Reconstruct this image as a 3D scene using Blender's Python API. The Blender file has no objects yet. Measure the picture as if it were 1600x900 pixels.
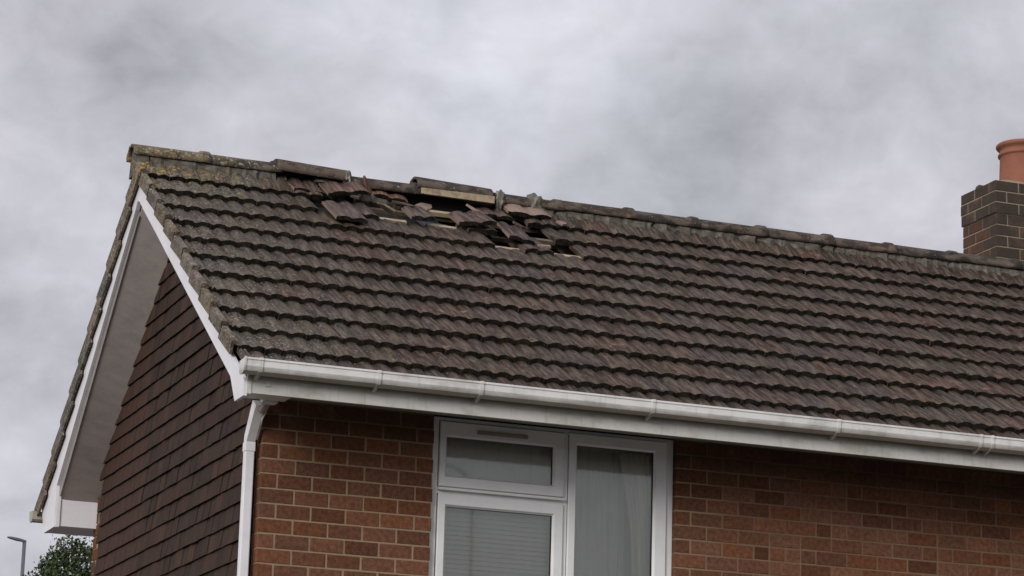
import bpy, bmesh, math, random
from mathutils import Vector, Matrix, noise as mnoise
random.seed(7)
R = math.radians
scene = bpy.context.scene
col = scene.collection

# ------------------------------------------------------------------ camera
def make_camera():
    f, yaw, pitch, roll = 4330.45, 0.3645, 0.2375, 0.0293
    c = Vector((-4.5902, -16.271, -3.05))
    F = Vector((math.sin(yaw)*math.cos(pitch), math.cos(yaw)*math.cos(pitch), math.sin(pitch)))
    Rt = Vector((math.cos(yaw), -math.sin(yaw), 0)); U = Rt.cross(F)
    R2 = math.cos(roll)*Rt + math.sin(roll)*U; U2 = -math.sin(roll)*Rt + math.cos(roll)*U
    cd = bpy.data.cameras.new('camera'); cam = bpy.data.objects.new('camera', cd); col.objects.link(cam)
    m = Matrix.Identity(4)
    for i in range(3):
        m[i][0] = R2[i]; m[i][1] = U2[i]; m[i][2] = -F[i]; m[i][3] = c[i]
    cam.matrix_world = m
    cd.sensor_width = 36; cd.lens = f/1600*36; cd.clip_start = 0.1; cd.clip_end = 4000
    scene.camera = cam
    return c, R2, U2, F
CAM, CR, CU, CF = make_camera()
def pix_dir(x, y):
    """direction on the sky seen at a photograph pixel (used to place the cloud banks of the real sky)"""
    return (CF + CR*((x-800)/4330.45) + CU*((450-y)/4330.45)).normalized()

# ------------------------------------------------------------------ node helper
class NT:
    def __init__(s, tree): s.t = tree; s.n = tree.nodes; s.l = tree.links
    def node(s, kind, **kw):
        n = s.n.new(kind)
        ins = kw.pop('ins', {})
        for k, v in kw.items(): setattr(n, k, v)
        for k, v in ins.items():
            if isinstance(v, bpy.types.NodeSocket): s.l.new(v, n.inputs[k])
            else: n.inputs[k].default_value = v
        return n
    def math(s, op, a, b=0.0, c=None, clamp=False):
        n = s.n.new('ShaderNodeMath'); n.operation = op; n.use_clamp = clamp
        for i, v in enumerate((a, b) if c is None else (a, b, c)):
            if isinstance(v, bpy.types.NodeSocket): s.l.new(v, n.inputs[i])
            else: n.inputs[i].default_value = v
        return n.outputs[0]
    def mix(s, fac, a, b, mode='MIX'):
        n = s.n.new('ShaderNodeMix'); n.data_type = 'RGBA'; n.blend_type = mode
        for i, v in ((0, fac), (6, a), (7, b)):
            if isinstance(v, bpy.types.NodeSocket): s.l.new(v, n.inputs[i])
            else: n.inputs[i].default_value = (tuple(v)+(1,) if not isinstance(v, (int, float)) and len(v) == 3 else v)
        return n.outputs[2]
    def noise(s, vec, scale, detail=4, rough=.55, dist=0.0):
        n = s.node('ShaderNodeTexNoise', ins={'Vector': vec, 'Scale': scale, 'Detail': detail, 'Roughness': rough, 'Distortion': dist})
        return n.outputs['Fac']
    def ramp(s, v, lo, hi, a=0.0, b=1.0):
        n = s.node('ShaderNodeMapRange', clamp=True, interpolation_type='SMOOTHSTEP', ins={0: v, 1: lo, 2: hi, 3: a, 4: b})
        return n.outputs[0]
    def scalev(s, vec, sc):
        n = s.node('ShaderNodeVectorMath', operation='MULTIPLY', ins={0: vec, 1: sc}); return n.outputs[0]

# ------------------------------------------------------------------ world
SUN_EL, SUN_AZ = 22.0, 220.0       # sun direction: azimuth measured from +X anticlockwise
def make_world():
    w = bpy.data.worlds.new('World'); scene.world = w; w.use_nodes = True
    t = NT(w.node_tree); t.n.clear()
    out = t.n.new('ShaderNodeOutputWorld')
    sky = t.node('ShaderNodeTexSky', sky_type='NISHITA', sun_disc=False, sun_elevation=R(SUN_EL), sun_rotation=R(90-SUN_AZ), air_density=1.0, dust_density=2.0, ozone_density=1.0)
    b1 = t.node('ShaderNodeBackground', ins={'Color': sky.outputs[0], 'Strength': .08})
    tc = t.n.new('ShaderNodeTexCoord'); d = tc.outputs['Generated']
    # broad cloud decks: soft banks of different thickness, plus noise everywhere
    dw = t.node('ShaderNodeVectorMath', operation='MULTIPLY_ADD', ins={0: t.node('ShaderNodeTexNoise', ins={'Vector': d, 'Scale': 14.0, 'Detail': 3.0}).outputs['Color'], 1: (.035, .035, .035), 2: d}).outputs[0]
    nv = t.node('ShaderNodeVectorMath', operation='NORMALIZE', ins={0: dw}).outputs[0]
    n1 = t.noise(t.scalev(d, (1, 1, 1.7)), 5.0, 6, .5, .3)
    n2 = t.noise(t.scalev(d, (1, 1, 1.6)), 17.0, 6, .55, .4)
    n3 = t.noise(t.scalev(d, (1, 1, 1.3)), 46.0, 5, .55, .3)
    v = t.math('ADD', t.math('MULTIPLY', t.math('SUBTRACT', n1, .5), .20), t.math('MULTIPLY', t.math('SUBTRACT', n2, .5), .40))
    v = t.math('ADD', v, t.math('MULTIPLY', t.math('SUBTRACT', n3, .5), .26))
    banks = [((760, 90), 230, .10), ((560, 40), 150, .07), ((930, 60), 190, .08), ((1180, 60), 260, .03), ((1380, 345), 150, .10), ((1010, 230), 200, -.07), ((1220, 240), 240, -.09), ((1500, 210), 150, -.03),
             ((215, 100), 150, -.13), ((330, 60), 110, -.05), ((60, 40), 120, .06), ((60, 300), 170, .03), ((380, 230), 170, .03), ((80, 540), 130, -.12), ((190, 520), 90, -.05), ((30, 700), 110, .13), ((20, 830), 90, -.02), ((700, 240), 120, -.03), ((640, 190), 110, .05)]
    for (px, py), rad, amp in banks:
        c = pix_dir(px, py + 0)
        dt = t.node('ShaderNodeVectorMath', operation='DISTANCE', ins={0: nv, 1: tuple(c + Vector((.017, .017, .017)))}).outputs['Value']
        g = t.ramp(dt, rad*1.6/4330, rad*.1/4330, 0.0, amp*1.35)
        v = t.math('ADD', v, g)
    val = t.math('ADD', v, .578)
    hue = t.noise(d, 9.0, 3, .5)
    c = t.mix(t.ramp(hue, .30, .70), (.950, .972, 1.065), (.990, .962, 1.055))
    cc = t.node('ShaderNodeVectorMath', operation='SCALE', ins={0: c, 'Scale': val}).outputs[0]
    # an overcast sky grows brighter towards the zenith
    sep = t.node('ShaderNodeSeparateXYZ', ins={0: d})
    zen = t.ramp(sep.outputs['Z'], .38, 1.0, 1.0, 1.55)
    cc = t.node('ShaderNodeVectorMath', operation='SCALE', ins={0: cc, 'Scale': zen}).outputs[0]
    b2 = t.node('ShaderNodeBackground', ins={'Color': cc, 'Strength': 1.0})
    mx = t.node('ShaderNodeMixShader', ins={0: .96, 1: b1.outputs[0], 2: b2.outputs[0]})
    t.l.new(mx.outputs[0], out.inputs[0])
make_world()

sd = bpy.data.lights.new('sun', 'SUN'); sd.energy = 2.0; sd.angle = R(24); sd.color = (1, .975, .94)
sun = bpy.data.objects.new('sun', sd); col.objects.link(sun)
sv = Vector((math.cos(R(SUN_AZ))*math.cos(R(SUN_EL)), math.sin(R(SUN_AZ))*math.cos(R(SUN_EL)), math.sin(R(SUN_EL))))
sun.rotation_euler = (-sv).to_track_quat('-Z', 'Y').to_euler()
scene.view_settings.view_transform = 'Standard'; scene.view_settings.look = 'None'
scene.view_settings.exposure = 0; scene.view_settings.gamma = 1
scene.render.resolution_x = 1024; scene.render.resolution_y = 576
scene.cycles.max_bounces = 6

# ------------------------------------------------------------------ materials
def new_mat(name):
    m = bpy.data.materials.new(name); m.use_nodes = True
    t = NT(m.node_tree); t.n.clear()
    out = t.n.new('ShaderNodeOutputMaterial'); bs = t.n.new('ShaderNodeBsdfPrincipled')
    t.l.new(bs.outputs[0], out.inputs[0])
    geo = t.n.new('ShaderNodeNewGeometry')
    return m, t, bs, geo.outputs['Position'], out
def setc(t, bs, c, rough=.8, spec=.3):
    if isinstance(c, bpy.types.NodeSocket): t.l.new(c, bs.inputs['Base Color'])
    else: bs.inputs['Base Color'].default_value = tuple(c)+(1,)
    if isinstance(rough, bpy.types.NodeSocket): t.l.new(rough, bs.inputs['Roughness'])
    else: bs.inputs['Roughness'].default_value = rough
    bs.inputs['Specular IOR Level'].default_value = spec
def bump(t, bs, h, strength=.4, dist=.01):
    b = t.node('ShaderNodeBump', ins={'Height': h, 'Strength': strength, 'Distance': dist})
    t.l.new(b.outputs[0], bs.inputs['Normal'])
def rnd(t): return t.n.new('ShaderNodeObjectInfo').outputs['Random']
def rnd2(t, r, k=37.7): return t.math('FRACT', t.math('MULTIPLY', r, k))

def roof_tile_material(name, base=(.088, .058, .043), lichen_gain=1.0, pale=0.0, streak=(52, 5, 8), film=1.0):
    m, t, bs, P, _ = new_mat(name)
    r = rnd(t); r2 = rnd2(t, r); r3 = rnd2(t, r, 91.3)
    hsv = t.node('ShaderNodeHueSaturation', ins={'Color': tuple(base)+(1,), 'Value': t.math('MULTIPLY_ADD', r, .60, .72), 'Saturation': t.math('MULTIPLY_ADD', r2, .7, .65), 'Hue': t.math('MULTIPLY_ADD', r3, .035, .485)})
    c = hsv.outputs[0]
    # streaks run down the slope, in each tile's own directions
    tc = t.n.new('ShaderNodeTexCoord').outputs['Object']
    off = t.node('ShaderNodeVectorMath', operation='MULTIPLY_ADD', ins={0: t.node('ShaderNodeCombineXYZ', ins={0: r, 1: r2, 2: r3}).outputs[0], 1: (9, 9, 9), 2: tc}).outputs[0]
    st = t.noise(t.scalev(off, streak), 1.0, 4, .6)
    c = t.mix(t.ramp(st, .42, .62), t.mix(1.0, c, (.42, .41, .41), 'MULTIPLY'), t.mix(.42, c, (.178, .128, .100)))
    pn = t.noise(P, 9.0, 5, .6)
    c = t.mix(t.math('MULTIPLY', t.ramp(pn, .45, .7), .45), c, (.095, .072, .055))
    # warm worn patches
    wn = t.noise(off, 11.0, 4, .6)
    c = t.mix(t.math('MULTIPLY', t.ramp(wn, .60, .72), t.math('MULTIPLY', t.ramp(r2, .45, .9), .7)), c, (.34, .19, .13))
    # pale specks of lichen, thicker near the gable
    sx = t.node('ShaderNodeSeparateXYZ', ins={0: P}).outputs
    near = t.ramp(sx[0], 1.2, -.3)
    sp = t.noise(P, 62.0, 3, .6)
    th = t.math('MULTIPLY_ADD', near, -.09, .662)
    k = t.ramp(t.math('SUBTRACT', sp, th), 0.0, .05)
    c = t.mix(t.math('MULTIPLY', k, .75*lichen_gain), c, (.42, .41, .36))
    # grey green film near the gable
    gn = t.noise(P, 5.0, 4, .6)
    c = t.mix(t.math('MULTIPLY', t.math('MULTIPLY', near, t.ramp(gn, .35, .6)), .42*film), c, (.125, .110, .080))
    # orange lichen near the ridge end
    top = t.math('MULTIPLY', t.ramp(sx[0], .75, -.1), t.ramp(sx[2], 1.9, 2.42))
    on = t.noise(P, 21.0, 4, .6)
    k = t.ramp(t.math('MULTIPLY_ADD', top, .11, on), .68, .74)
    on2 = t.noise(P, 13.0, 4, .6)
    c = t.mix(t.math('MULTIPLY', t.ramp(t.math('MULTIPLY_ADD', top, .10, on2), .54, .66), t.ramp(top, 0.02, .3, 0, .5)), c, (.19, .155, .06))
    on3 = t.noise(P, 33.0, 4, .6)
    c = t.mix(t.math('MULTIPLY', t.ramp(on3, .58, .64), t.ramp(top, 0.02, .3, 0, .7)), c, (.33, .34, .27))
    low = t.ramp(sx[2], 2.47, 2.42, .35, 1.0)
    c = t.mix(t.math('MULTIPLY', t.math('MULTIPLY', k, low), t.ramp(top, 0.02, .2, 0, .95)), c, (.45, .24, .04))
    if pale: c = t.mix(pale, c, (.42, .30, .24))
    setc(t, bs, c, .85, .25)
    bump(t, bs, t.math('ADD', t.noise(P, 180.0, 4, .7), t.math('MULTIPLY', t.noise(P, 45.0, 4, .6), 1.0)), .55, .006)
    return m
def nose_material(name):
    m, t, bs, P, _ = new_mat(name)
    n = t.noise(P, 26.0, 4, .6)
    c = t.mix(t.ramp(n, .35, .65), (.012, .012, .009), (.036, .028, .021))  # algae, darkened further to paint in the shadow under each course
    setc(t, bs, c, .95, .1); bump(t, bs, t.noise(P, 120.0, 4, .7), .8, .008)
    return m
def simple_mat(name, base, vary=.25, scale=20, rough=.8, spec=.3, dirt=None, dirt_amt=.5, dirt_scale=4, bumps=.3, bscale=120, objvar=0):
    m, t, bs, P, _ = new_mat(name)
    n = t.noise(P, scale, 5, .6)
    c = t.mix(n, tuple(x*(1-vary) for x in base), tuple(x*(1+vary) for x in base))
    if objvar:
        c = t.node('ShaderNodeHueSaturation', ins={'Color': c, 'Value': t.math('MULTIPLY_ADD', rnd(t), objvar*2, 1-objvar)}).outputs[0]
    if dirt:
        d = t.noise(P, dirt_scale, 6, .65)
        c = t.mix(t.ramp(d, .45, .72, 0, dirt_amt), c, dirt)
    setc(t, bs, c, rough, spec)
    if bumps: bump(t, bs, t.noise(P, bscale, 4, .65), bumps, .005)
    return m
def brick_material(name, base, dark, value_var=.5, frost=.25, stain=None):
    m, t, bs, P, _ = new_mat(name)
    r = rnd(t); r2 = rnd2(t, r); r3 = rnd2(t, r, 71.9)
    c = t.mix(t.ramp(r, .1, 1.0), base, dark)
    c = t.node('ShaderNodeHueSaturation', ins={'Color': c, 'Value': t.math('MULTIPLY_ADD', r2, value_var, 1-value_var/2), 'Saturation': t.math('MULTIPLY_ADD', r3, .12, .90)}).outputs[0]
    n = t.noise(P, 34.0, 6, .7)
    c = t.mix(t.ramp(n, .30, .72), t.mix(1.0, c, (.62, .60, .60), 'MULTIPLY'), t.mix(1.0, c, (1.28, 1.22, 1.18), 'MULTIPLY'))
    fn = t.noise(P, 13.0, 5, .7)
    c = t.mix(t.ramp(fn, .52, .72, 0, frost), c, (.24, .138, .088))
    sp = t.noise(P, 190.0, 2, .5)
    c = t.mix(t.ramp(sp, .66, .72, 0, .5), c, (.36, .25, .18))
    if stain:
        s = t.noise(P, 7.0, 5, .6)
        c = t.mix(t.ramp(s, .30, .55, .25, .9), c, stain)
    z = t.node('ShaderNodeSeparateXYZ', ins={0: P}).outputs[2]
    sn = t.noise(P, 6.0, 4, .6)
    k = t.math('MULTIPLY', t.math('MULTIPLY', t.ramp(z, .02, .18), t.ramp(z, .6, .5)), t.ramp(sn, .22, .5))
    c = t.mix(t.math('MULTIPLY', k, .48), c, (.034, .026, .020))        # staining plus eaves shade, painted dark on the top courses
    setc(t, bs, c, .92, .15)
    bump(t, bs, t.math('ADD', t.noise(P, 90.0, 5, .75), t.math('MULTIPLY', t.noise(P, 380.0, 3, .6), .5)), .9, .007)
    return m
def upvc_material(name, base=(.78, .77, .76), grime=(.22, .21, .15), amt=.35, zdirt_shade=None):
    m, t, bs, P, _ = new_mat(name)
    n = t.noise(t.scalev(P, (1, 1, 2)), 3.5, 6, .65)
    n2 = t.noise(t.scalev(P, (30, 30, 3)), 1.0, 4, .6)
    c = t.mix(t.math('MULTIPLY', t.ramp(n, .42, .75), amt), base, grime)
    c = t.mix(t.ramp(n2, .5, .8, 0, amt*.6), c, grime)
    sp = t.noise(P, 70.0, 3, .6)
    c = t.mix(t.ramp(sp, .68, .75, 0, amt), c, (.12, .11, .08))
    if zdirt_shade:      # band of dirt along one edge, with painted gutter shade on the fascia
        z = t.node('ShaderNodeSeparateXYZ', ins={0: P}).outputs[2]
        zn = t.math('MULTIPLY_ADD', t.noise(t.scalev(P, (1, 1, 4)), 7.0, 5, .6), .05, z)
        c = t.mix(t.ramp(zn, zdirt_shade[0]+.025, zdirt_shade[1]+.025, 0, .75), c, grime)
    setc(t, bs, c, .42, .4); return m

M = {}
M['tile'] = roof_tile_material('roof_tile_concrete')
M['edge'] = simple_mat('tile_broken_edge', (.24, .165, .13), .35, 40, .9, .15, (.12, .09, .07), .5, 20, .4, 120)
M['tile_loose'] = roof_tile_material('roof_tile_slipped', base=(.118, .078, .066))
M['tile_pale'] = roof_tile_material('roof_tile_broken', pale=.55)
M['tile_rust'] = roof_tile_material('roof_tile_rusty', base=(.22, .125, .09))
M['nose'] = nose_material('tile_nose_algae_shade')
M['ridge'] = roof_tile_material('ridge_concrete', base=(.085, .070, .058), lichen_gain=1.5, streak=(7, 14, 14))
M['verge'] = roof_tile_material('verge_concrete', base=(.225, .175, .125), lichen_gain=1.0, streak=(12, 9, 9), film=.35)
M['mortar_old'] = simple_mat('ridge_mortar', (.11, .098, .080), .5, 18, .95, .1, (.22, .21, .175), .8, 16, .8, 70)
M['mortar_green'] = simple_mat('ridge_mortar_green', (.13, .13, .105), .4, 22, .95, .1, (.45, .42, .35), .7, 14, .8, 70)
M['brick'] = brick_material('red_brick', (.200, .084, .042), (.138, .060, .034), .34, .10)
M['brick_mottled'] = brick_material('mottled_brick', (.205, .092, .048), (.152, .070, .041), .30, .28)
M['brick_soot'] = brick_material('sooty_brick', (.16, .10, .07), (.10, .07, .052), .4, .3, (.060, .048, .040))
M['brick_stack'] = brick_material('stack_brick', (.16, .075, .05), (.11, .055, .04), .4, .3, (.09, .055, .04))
def mortar_material():
    m, t, bs, P, _ = new_mat('brick_mortar')
    sx = t.node('ShaderNodeSeparateXYZ', ins={0: P}).outputs
    n = t.noise(P, 24.0, 5, .6); n2 = t.noise(P, 3.0, 4, .6)
    c = t.mix(n, (.25, .18, .11), (.38, .28, .18))
    # pointing on the right hand wall is browner and older
    c = t.mix(t.math('MULTIPLY', t.ramp(sx[0], 2.7, 3.3), t.ramp(n2, .2, .6, .45, 1)), c, (.21, .135, .085))
    c = t.mix(t.math('MULTIPLY', t.ramp(sx[2], .04, .18), .55), c, (.04, .034, .026))  # eaves shade painted dark into the top joints
    setc(t, bs, c, .95, .1); bump(t, bs, t.noise(P, 150.0, 4, .65), .8, .005); return m
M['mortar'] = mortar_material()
M['mortar_stack'] = simple_mat('stack_mortar', (.30, .25, .175), .3, 30, .95, .1, (.16, .15, .09), .6, 6, .8, 150)
M['upvc'] = upvc_material('white_upvc')
M['upvc_clean'] = upvc_material('white_upvc_clean', (.82, .80, .82), amt=.12)
M['upvc_frame'] = upvc_material('white_window_upvc', (.80, .80, .79), amt=.12)
M['fascia'] = upvc_material('fascia_upvc', (.68, .66, .61), (.20, .20, .12), .45, zdirt_shade=(.215, .275))  # top edge paints dirt and the gutter's shadow together
M['gutter'] = upvc_material('gutter_upvc', (.78, .77, .74), (.26, .23, .17), .46, zdirt_shade=(.312, .268))
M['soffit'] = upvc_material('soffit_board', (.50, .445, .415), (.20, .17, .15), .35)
M['lip'] = upvc_material('shaded_lip', (.30, .275, .25), (.12, .10, .09), .5)  # white lip, its shade put into a darker base colour
M['hung'] = None
def hung_material():
    m, t, bs, P, _ = new_mat('hung_clay_tile')
    r = rnd(t); r2 = rnd2(t, r)
    c = t.mix(t.ramp(r, .55, 1.0), (.042, .0265, .0195), (.058, .031, .021))
    c = t.node('ShaderNodeHueSaturation', ins={'Color': c, 'Value': t.math('MULTIPLY_ADD', r2, .36, .82)}).outputs[0]
    n = t.noise(t.scalev(P, (1, 60, 6)), 1.0, 5, .65)
    c = t.mix(t.ramp(n, .35, .7), t.mix(1.0, c, (.7, .7, .72), 'MULTIPLY'), t.mix(1.0, c, (1.4, 1.3, 1.25), 'MULTIPLY'))
    setc(t, bs, c, .85, .25); bump(t, bs, t.noise(P, 150.0, 4, .7), .5, .005); return m
M['hung'] = hung_material()
M['wood'] = simple_mat('batten_wood', (.40, .32, .215), .35, 25, .85, .2, (.12, .09, .06), .7, 16, .5, 90)
M['wood_old'] = simple_mat('batten_wood_aged', (.15, .12, .085), .3, 25, .9, .2, (.06, .05, .04), .6, 12, .4, 90)
M['felt'] = simple_mat('roofing_felt', (.022, .022, .025), .4, 15, .9, .2)
M['felt_torn'] = simple_mat('roofing_felt_grey', (.10, .105, .12), .3, 15, .8, .3)
M['terracotta'] = simple_mat('terracotta_pot', (.285, .115, .075), .2, 9, .85, .2, (.13, .075, .055), .6, 7, .3, 90)
M['dark_room'] = simple_mat('room_plaster', (.20, .19, .17), .1, 4, .9, .1, bumps=0)
M['blind'] = simple_mat('blind_slat', (.70, .70, .66), .05, 4, .8, .2, bumps=0)
M['curtain'] = simple_mat('curtain_cloth', (.84, .84, .77), .08, 14, .95, .1, bumps=.1)
M['net'] = simple_mat('net_cloth', (.62, .62, .58), .1, 14, .95, .1, bumps=.1)
M['vent'] = simple_mat('vent_plastic', (.30, .25, .22), .2, 18, .5, .4, bumps=0)
M['lamp_metal'] = simple_mat('galvanised_steel', (.12, .125, .14), .1, 9, .5, .4, bumps=0)
M['lamp_glass'] = simple_mat('lamp_lens', (.45, .45, .45), .05, 9, .3, .5, bumps=0)
M['bark'] = simple_mat('tree_bark', (.10, .075, .055), .3, 14, .95, .1)
M['grass'] = simple_mat('worn_tarmac', (.095, .088, .082), .25, 3, .95, .1, (.06, .055, .05), .4, .4)
M['paving'] = simple_mat('path_concrete', (.25, .24, .22), .15, 3, .95, .1)
M['seal'] = simple_mat('window_gasket', (.03, .03, .032), .1, 9, .6, .3, bumps=0)
def leaf_material():
    m, t, bs, P, _ = new_mat('tree_leaves')
    isl = t.n.new('ShaderNodeNewGeometry').outputs['Random Per Island']
    c = t.mix(t.ramp(isl, 0, 1), (.022, .040, .014), (.075, .100, .032))
    setc(t, bs, c, .6, .35)
    bs.inputs['Transmission Weight'].default_value = 0
    return m
M['leaf'] = leaf_material()
def glass_material():
    m, t, bs, P, out = new_mat('window_glass')
    t.n.remove(bs)
    gl = t.node('ShaderNodeBsdfGlossy', ins={'Color': (1.0, 1.0, .985, 1), 'Roughness': .02})
    tr = t.node('ShaderNodeBsdfTransparent', ins={'Color': (.885, .895, .862, 1)})
    g2 = t.node('ShaderNodeBsdfGlossy', ins={'Color': (1.0, 1.0, .985, 1), 'Roughness': .22})     # rough lobe added to soften the reflected dark band of the eaves
    gm_ = t.node('ShaderNodeMixShader', ins={0: .5, 1: gl.outputs[0], 2: g2.outputs[0]})
    fr = t.node('ShaderNodeFresnel', ins={'IOR': 1.5})
    # float glass is never quite flat: the reflected clouds swim slightly
    b = t.node('ShaderNodeBump', ins={'Height': t.noise(P, 1.6, 2, .5), 'Strength': .012, 'Distance': .02})
    t.l.new(b.outputs[0], gl.inputs['Normal'])
    k = t.math('ADD', fr.outputs[0], .065)
    mx = t.node('ShaderNodeMixShader', ins={0: k, 1: tr.outputs[0], 2: gm_.outputs[0]})
    t.l.new(mx.outputs[0], out.inputs[0]); return m
M['glass'] = glass_material()
def low_wall_material():
    m, t, bs, P, _ = new_mat('lower_brickwork')
    s = t.node('ShaderNodeSeparateXYZ', ins={0: P}).outputs
    v = t.node('ShaderNodeCombineXYZ', ins={0: t.math('ADD', s[0], s[1]), 1: s[2], 2: 0.0}).outputs[0]
    b = t.node('ShaderNodeTexBrick', ins={'Vector': v, 'Color1': (.25, .08, .05, 1), 'Color2': (.17, .06, .04, 1), 'Mortar': (.40, .30, .20, 1), 'Scale': 1.0, 'Mortar Size': .006, 'Brick Width': .225, 'Row Height': .093})
    setc(t, bs, b.outputs[0], .92, .15); return m
M['low_wall'] = low_wall_material()

# ------------------------------------------------------------------ object helpers
def tag(o, label=None, cat=None, group=None, kind=None):
    if label: o['label'] = label
    if cat: o['category'] = cat
    if group: o['group'] = group
    if kind: o['kind'] = kind
    return o
def link(o, parent=None):
    col.objects.link(o)
    if parent is not None: o.parent = parent
    return o
def empty(name, loc=(0, 0, 0), **kw):
    o = bpy.data.objects.new(name, None); o.empty_display_size = .2; link(o); o.location = loc
    tag(o, **kw); return o
def mesh(name, verts, faces, mats, mi=None, smooth=None):
    me = bpy.data.meshes.new(name); me.from_pydata([tuple(v) for v in verts], [], faces)
    for m in (mats if isinstance(mats, (list, tuple)) else [mats]): me.materials.append(m)
    if mi:
        for p, i in zip(me.polygons, mi): p.material_index = i
    if smooth:
        for p, s in zip(me.polygons, smooth): p.use_smooth = bool(s)
    me.update(); return me
def obj(name, me, parent=None, mw=None):
    o = bpy.data.objects.new(name, me); link(o, parent)
    if mw is not None: o.matrix_basis = (parent.matrix_world.inverted() @ mw) if False else mw
    return o
class MB:
    """collects boxes, prisms and quads into one mesh"""
    def __init__(s): s.v = []; s.f = []; s.sm = []; s.mi = []
    def add(s, verts, faces, smooth=False, mi=0):
        o = len(s.v); s.v += [tuple(v) for v in verts]; s.f += [tuple(i+o for i in f) for f in faces]
        s.sm += [smooth]*len(faces); s.mi += [mi]*len(faces)
    def box(s, x0, x1, y0, y1, z0, z1, mi=0):
        s.add([(x, y, z) for x in (x0, x1) for y in (y0, y1) for z in (z0, z1)],
              [(0, 1, 3, 2), (4, 6, 7, 5), (0, 4, 5, 1), (2, 3, 7, 6), (0, 2, 6, 4), (1, 5, 7, 3)], mi=mi)
    def prism_x(s, poly, x0, x1, mi=0, smooth=False):      # poly: (y,z) outline swept along x
        n = len(poly)
        s.add([(x0, y, z) for y, z in poly]+[(x1, y, z) for y, z in poly],
              [tuple(range(n))[::-1], tuple(range(n, 2*n))]+[(i, (i+1) % n, n+(i+1) % n, n+i) for i in range(n)], mi=mi)
    def prism(s, base, top):
        n = len(base)
        s.add(list(base)+list(top), [tuple(range(n))[::-1], tuple(range(n, 2*n))]+[(i, (i+1) % n, n+(i+1) % n, n+i) for i in range(n)])
    def mesh(s, name, mats): 
        me = mesh(name, s.v, s.f, mats, s.mi, s.sm)
        bm = bmesh.new(); bm.from_mesh(me); bmesh.ops.recalc_face_normals(bm, faces=bm.faces); bm.to_mesh(me); bm.free()
        return me
    def build(s, name, mats, parent=None): return obj(name, s.mesh(name, mats), parent)
def box_obj(name, x0, x1, y0, y1, z0, z1, mat, parent=None, bevel=0):
    b = MB(); b.box(x0, x1, y0, y1, z0, z1); o = b.build(name, mat, parent)
    if bevel: add_bevel(o.data, bevel)
    return o
def add_bevel(me, w, seg=1):
    bm = bmesh.new(); bm.from_mesh(me)
    bmesh.ops.bevel(bm, geom=list(bm.edges), offset=w, segments=seg, affect='EDGES', profile=.5, clamp_overlap=True)
    bm.to_mesh(me); bm.free()
def lathe(profile, seg=32):
    v = []; f = []
    for r, z in profile:
        for k in range(seg):
            a = 2*math.pi*k/seg; v.append((r*math.cos(a), r*math.sin(a), z))
    for i in range(len(profile)-1):
        for k in range(seg):
            k2 = (k+1) % seg; f.append((i*seg+k, i*seg+k2, (i+1)*seg+k2, (i+1)*seg+k))
    return v, f
def tube(mb, pts, radii, seg=10):
    rings = []
    for i, p in enumerate(pts):
        p = Vector(p); a = Vector(pts[max(i-1, 0)]); b = Vector(pts[min(i+1, len(pts)-1)]); d = (b-a).normalized()
        u = d.cross(Vector((0, 0, 1)));
        if u.length < .05: u = d.cross(Vector((1, 0, 0)))
        u.normalize(); w = d.cross(u).normalized(); r = radii[i] if isinstance(radii, (list, tuple)) else radii
        rings.append([p+u*math.cos(2*math.pi*k/seg)*r+w*math.sin(2*math.pi*k/seg)*r for k in range(seg)])
    v = [q for rg in rings for q in rg]; f = []
    for i in range(len(rings)-1):
        for k in range(seg):
            k2 = (k+1) % seg; f.append((i*seg+k, i*seg+k2, (i+1)*seg+k2, (i+1)*seg+k))
    f.append(tuple(range(seg))[::-1]); f.append(tuple(range((len(rings)-1)*seg, len(rings)*seg)))
    mb.add(v, f, True)

# ------------------------------------------------------------------ measures of the house (metres)
YE, ZE, TA = .6866, .3234, .6551           # eaves line of the tile noses and roof slope
ANG = math.atan(TA); CA, SA = math.cos(ANG), math.sin(ANG)
GS = .2712/CA                              # gauge along the slope
RIDGE_Y, RIDGE_Z = 2.55, 2.545
XR = 7.9                                   # right end of what is built
GROUND = -4.65
W = 4.62                                   # depth of the gable wall
C = .093                                   # brick course
WX0, WX1 = 1.122, 2.800                    # window opening
def RP(x, s, n=0.0):
    return Vector((x, -YE+s*CA-n*SA, ZE+s*SA+n*CA))
XV, SV, NV = Vector((1, 0, 0)), Vector((0, CA, SA)), Vector((0, -SA, CA))
def roof_matrix(x, s, n=0.0, spin=0.0, tilt=0.0, roll=0.0, tilt0=.118):
    m = Matrix((XV, SV, NV)).transposed().to_4x4()
    m.translation = RP(x, s, n)
    return m @ Matrix.Rotation(spin, 4, 'Z') @ Matrix.Rotation(-tilt0+tilt, 4, 'X') @ Matrix.Rotation(roll, 4, 'Y')

# ------------------------------------------------------------------ ground
g = MB(); g.add([(-1500, -1500, GROUND), (1500, -1500, GROUND), (1500, 1500, GROUND), (-1500, 1500, GROUND)], [(0, 1, 2, 3)])
tag(g.build('ground', M['grass']), kind='structure')
g = MB(); g.add([(-3, -1.6, GROUND+.004), (12, -1.6, GROUND+.004), (12, -.02, GROUND+.004), (-3, -.02, GROUND+.004)], [(0, 1, 2, 3)])
tag(g.build('path', M['paving']), kind='structure')

# ------------------------------------------------------------------ the house
house = empty('brick_house', (0, 0, 0), label='red brick house with damaged brown tiled roof, white fascia and tile hung gable', cat='house')

# ---- front wall: mortar backing, each visible brick an object
fw = MB()
ZT = .32
ZB = -1.40
fw.box(.003, WX0-.004, .0035, .10, ZB, ZT)
fw.box(WX1+.003, XR, .0035, .10, ZB, ZT)
front_wall = fw.build('front_wall', M['mortar'], house)
lw = MB(); lw.box(0, XR, 0, .10, GROUND-.2, ZB-.002)
obj('lower_wall', lw.mesh('lower_wall', M['low_wall']), front_wall)

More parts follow.
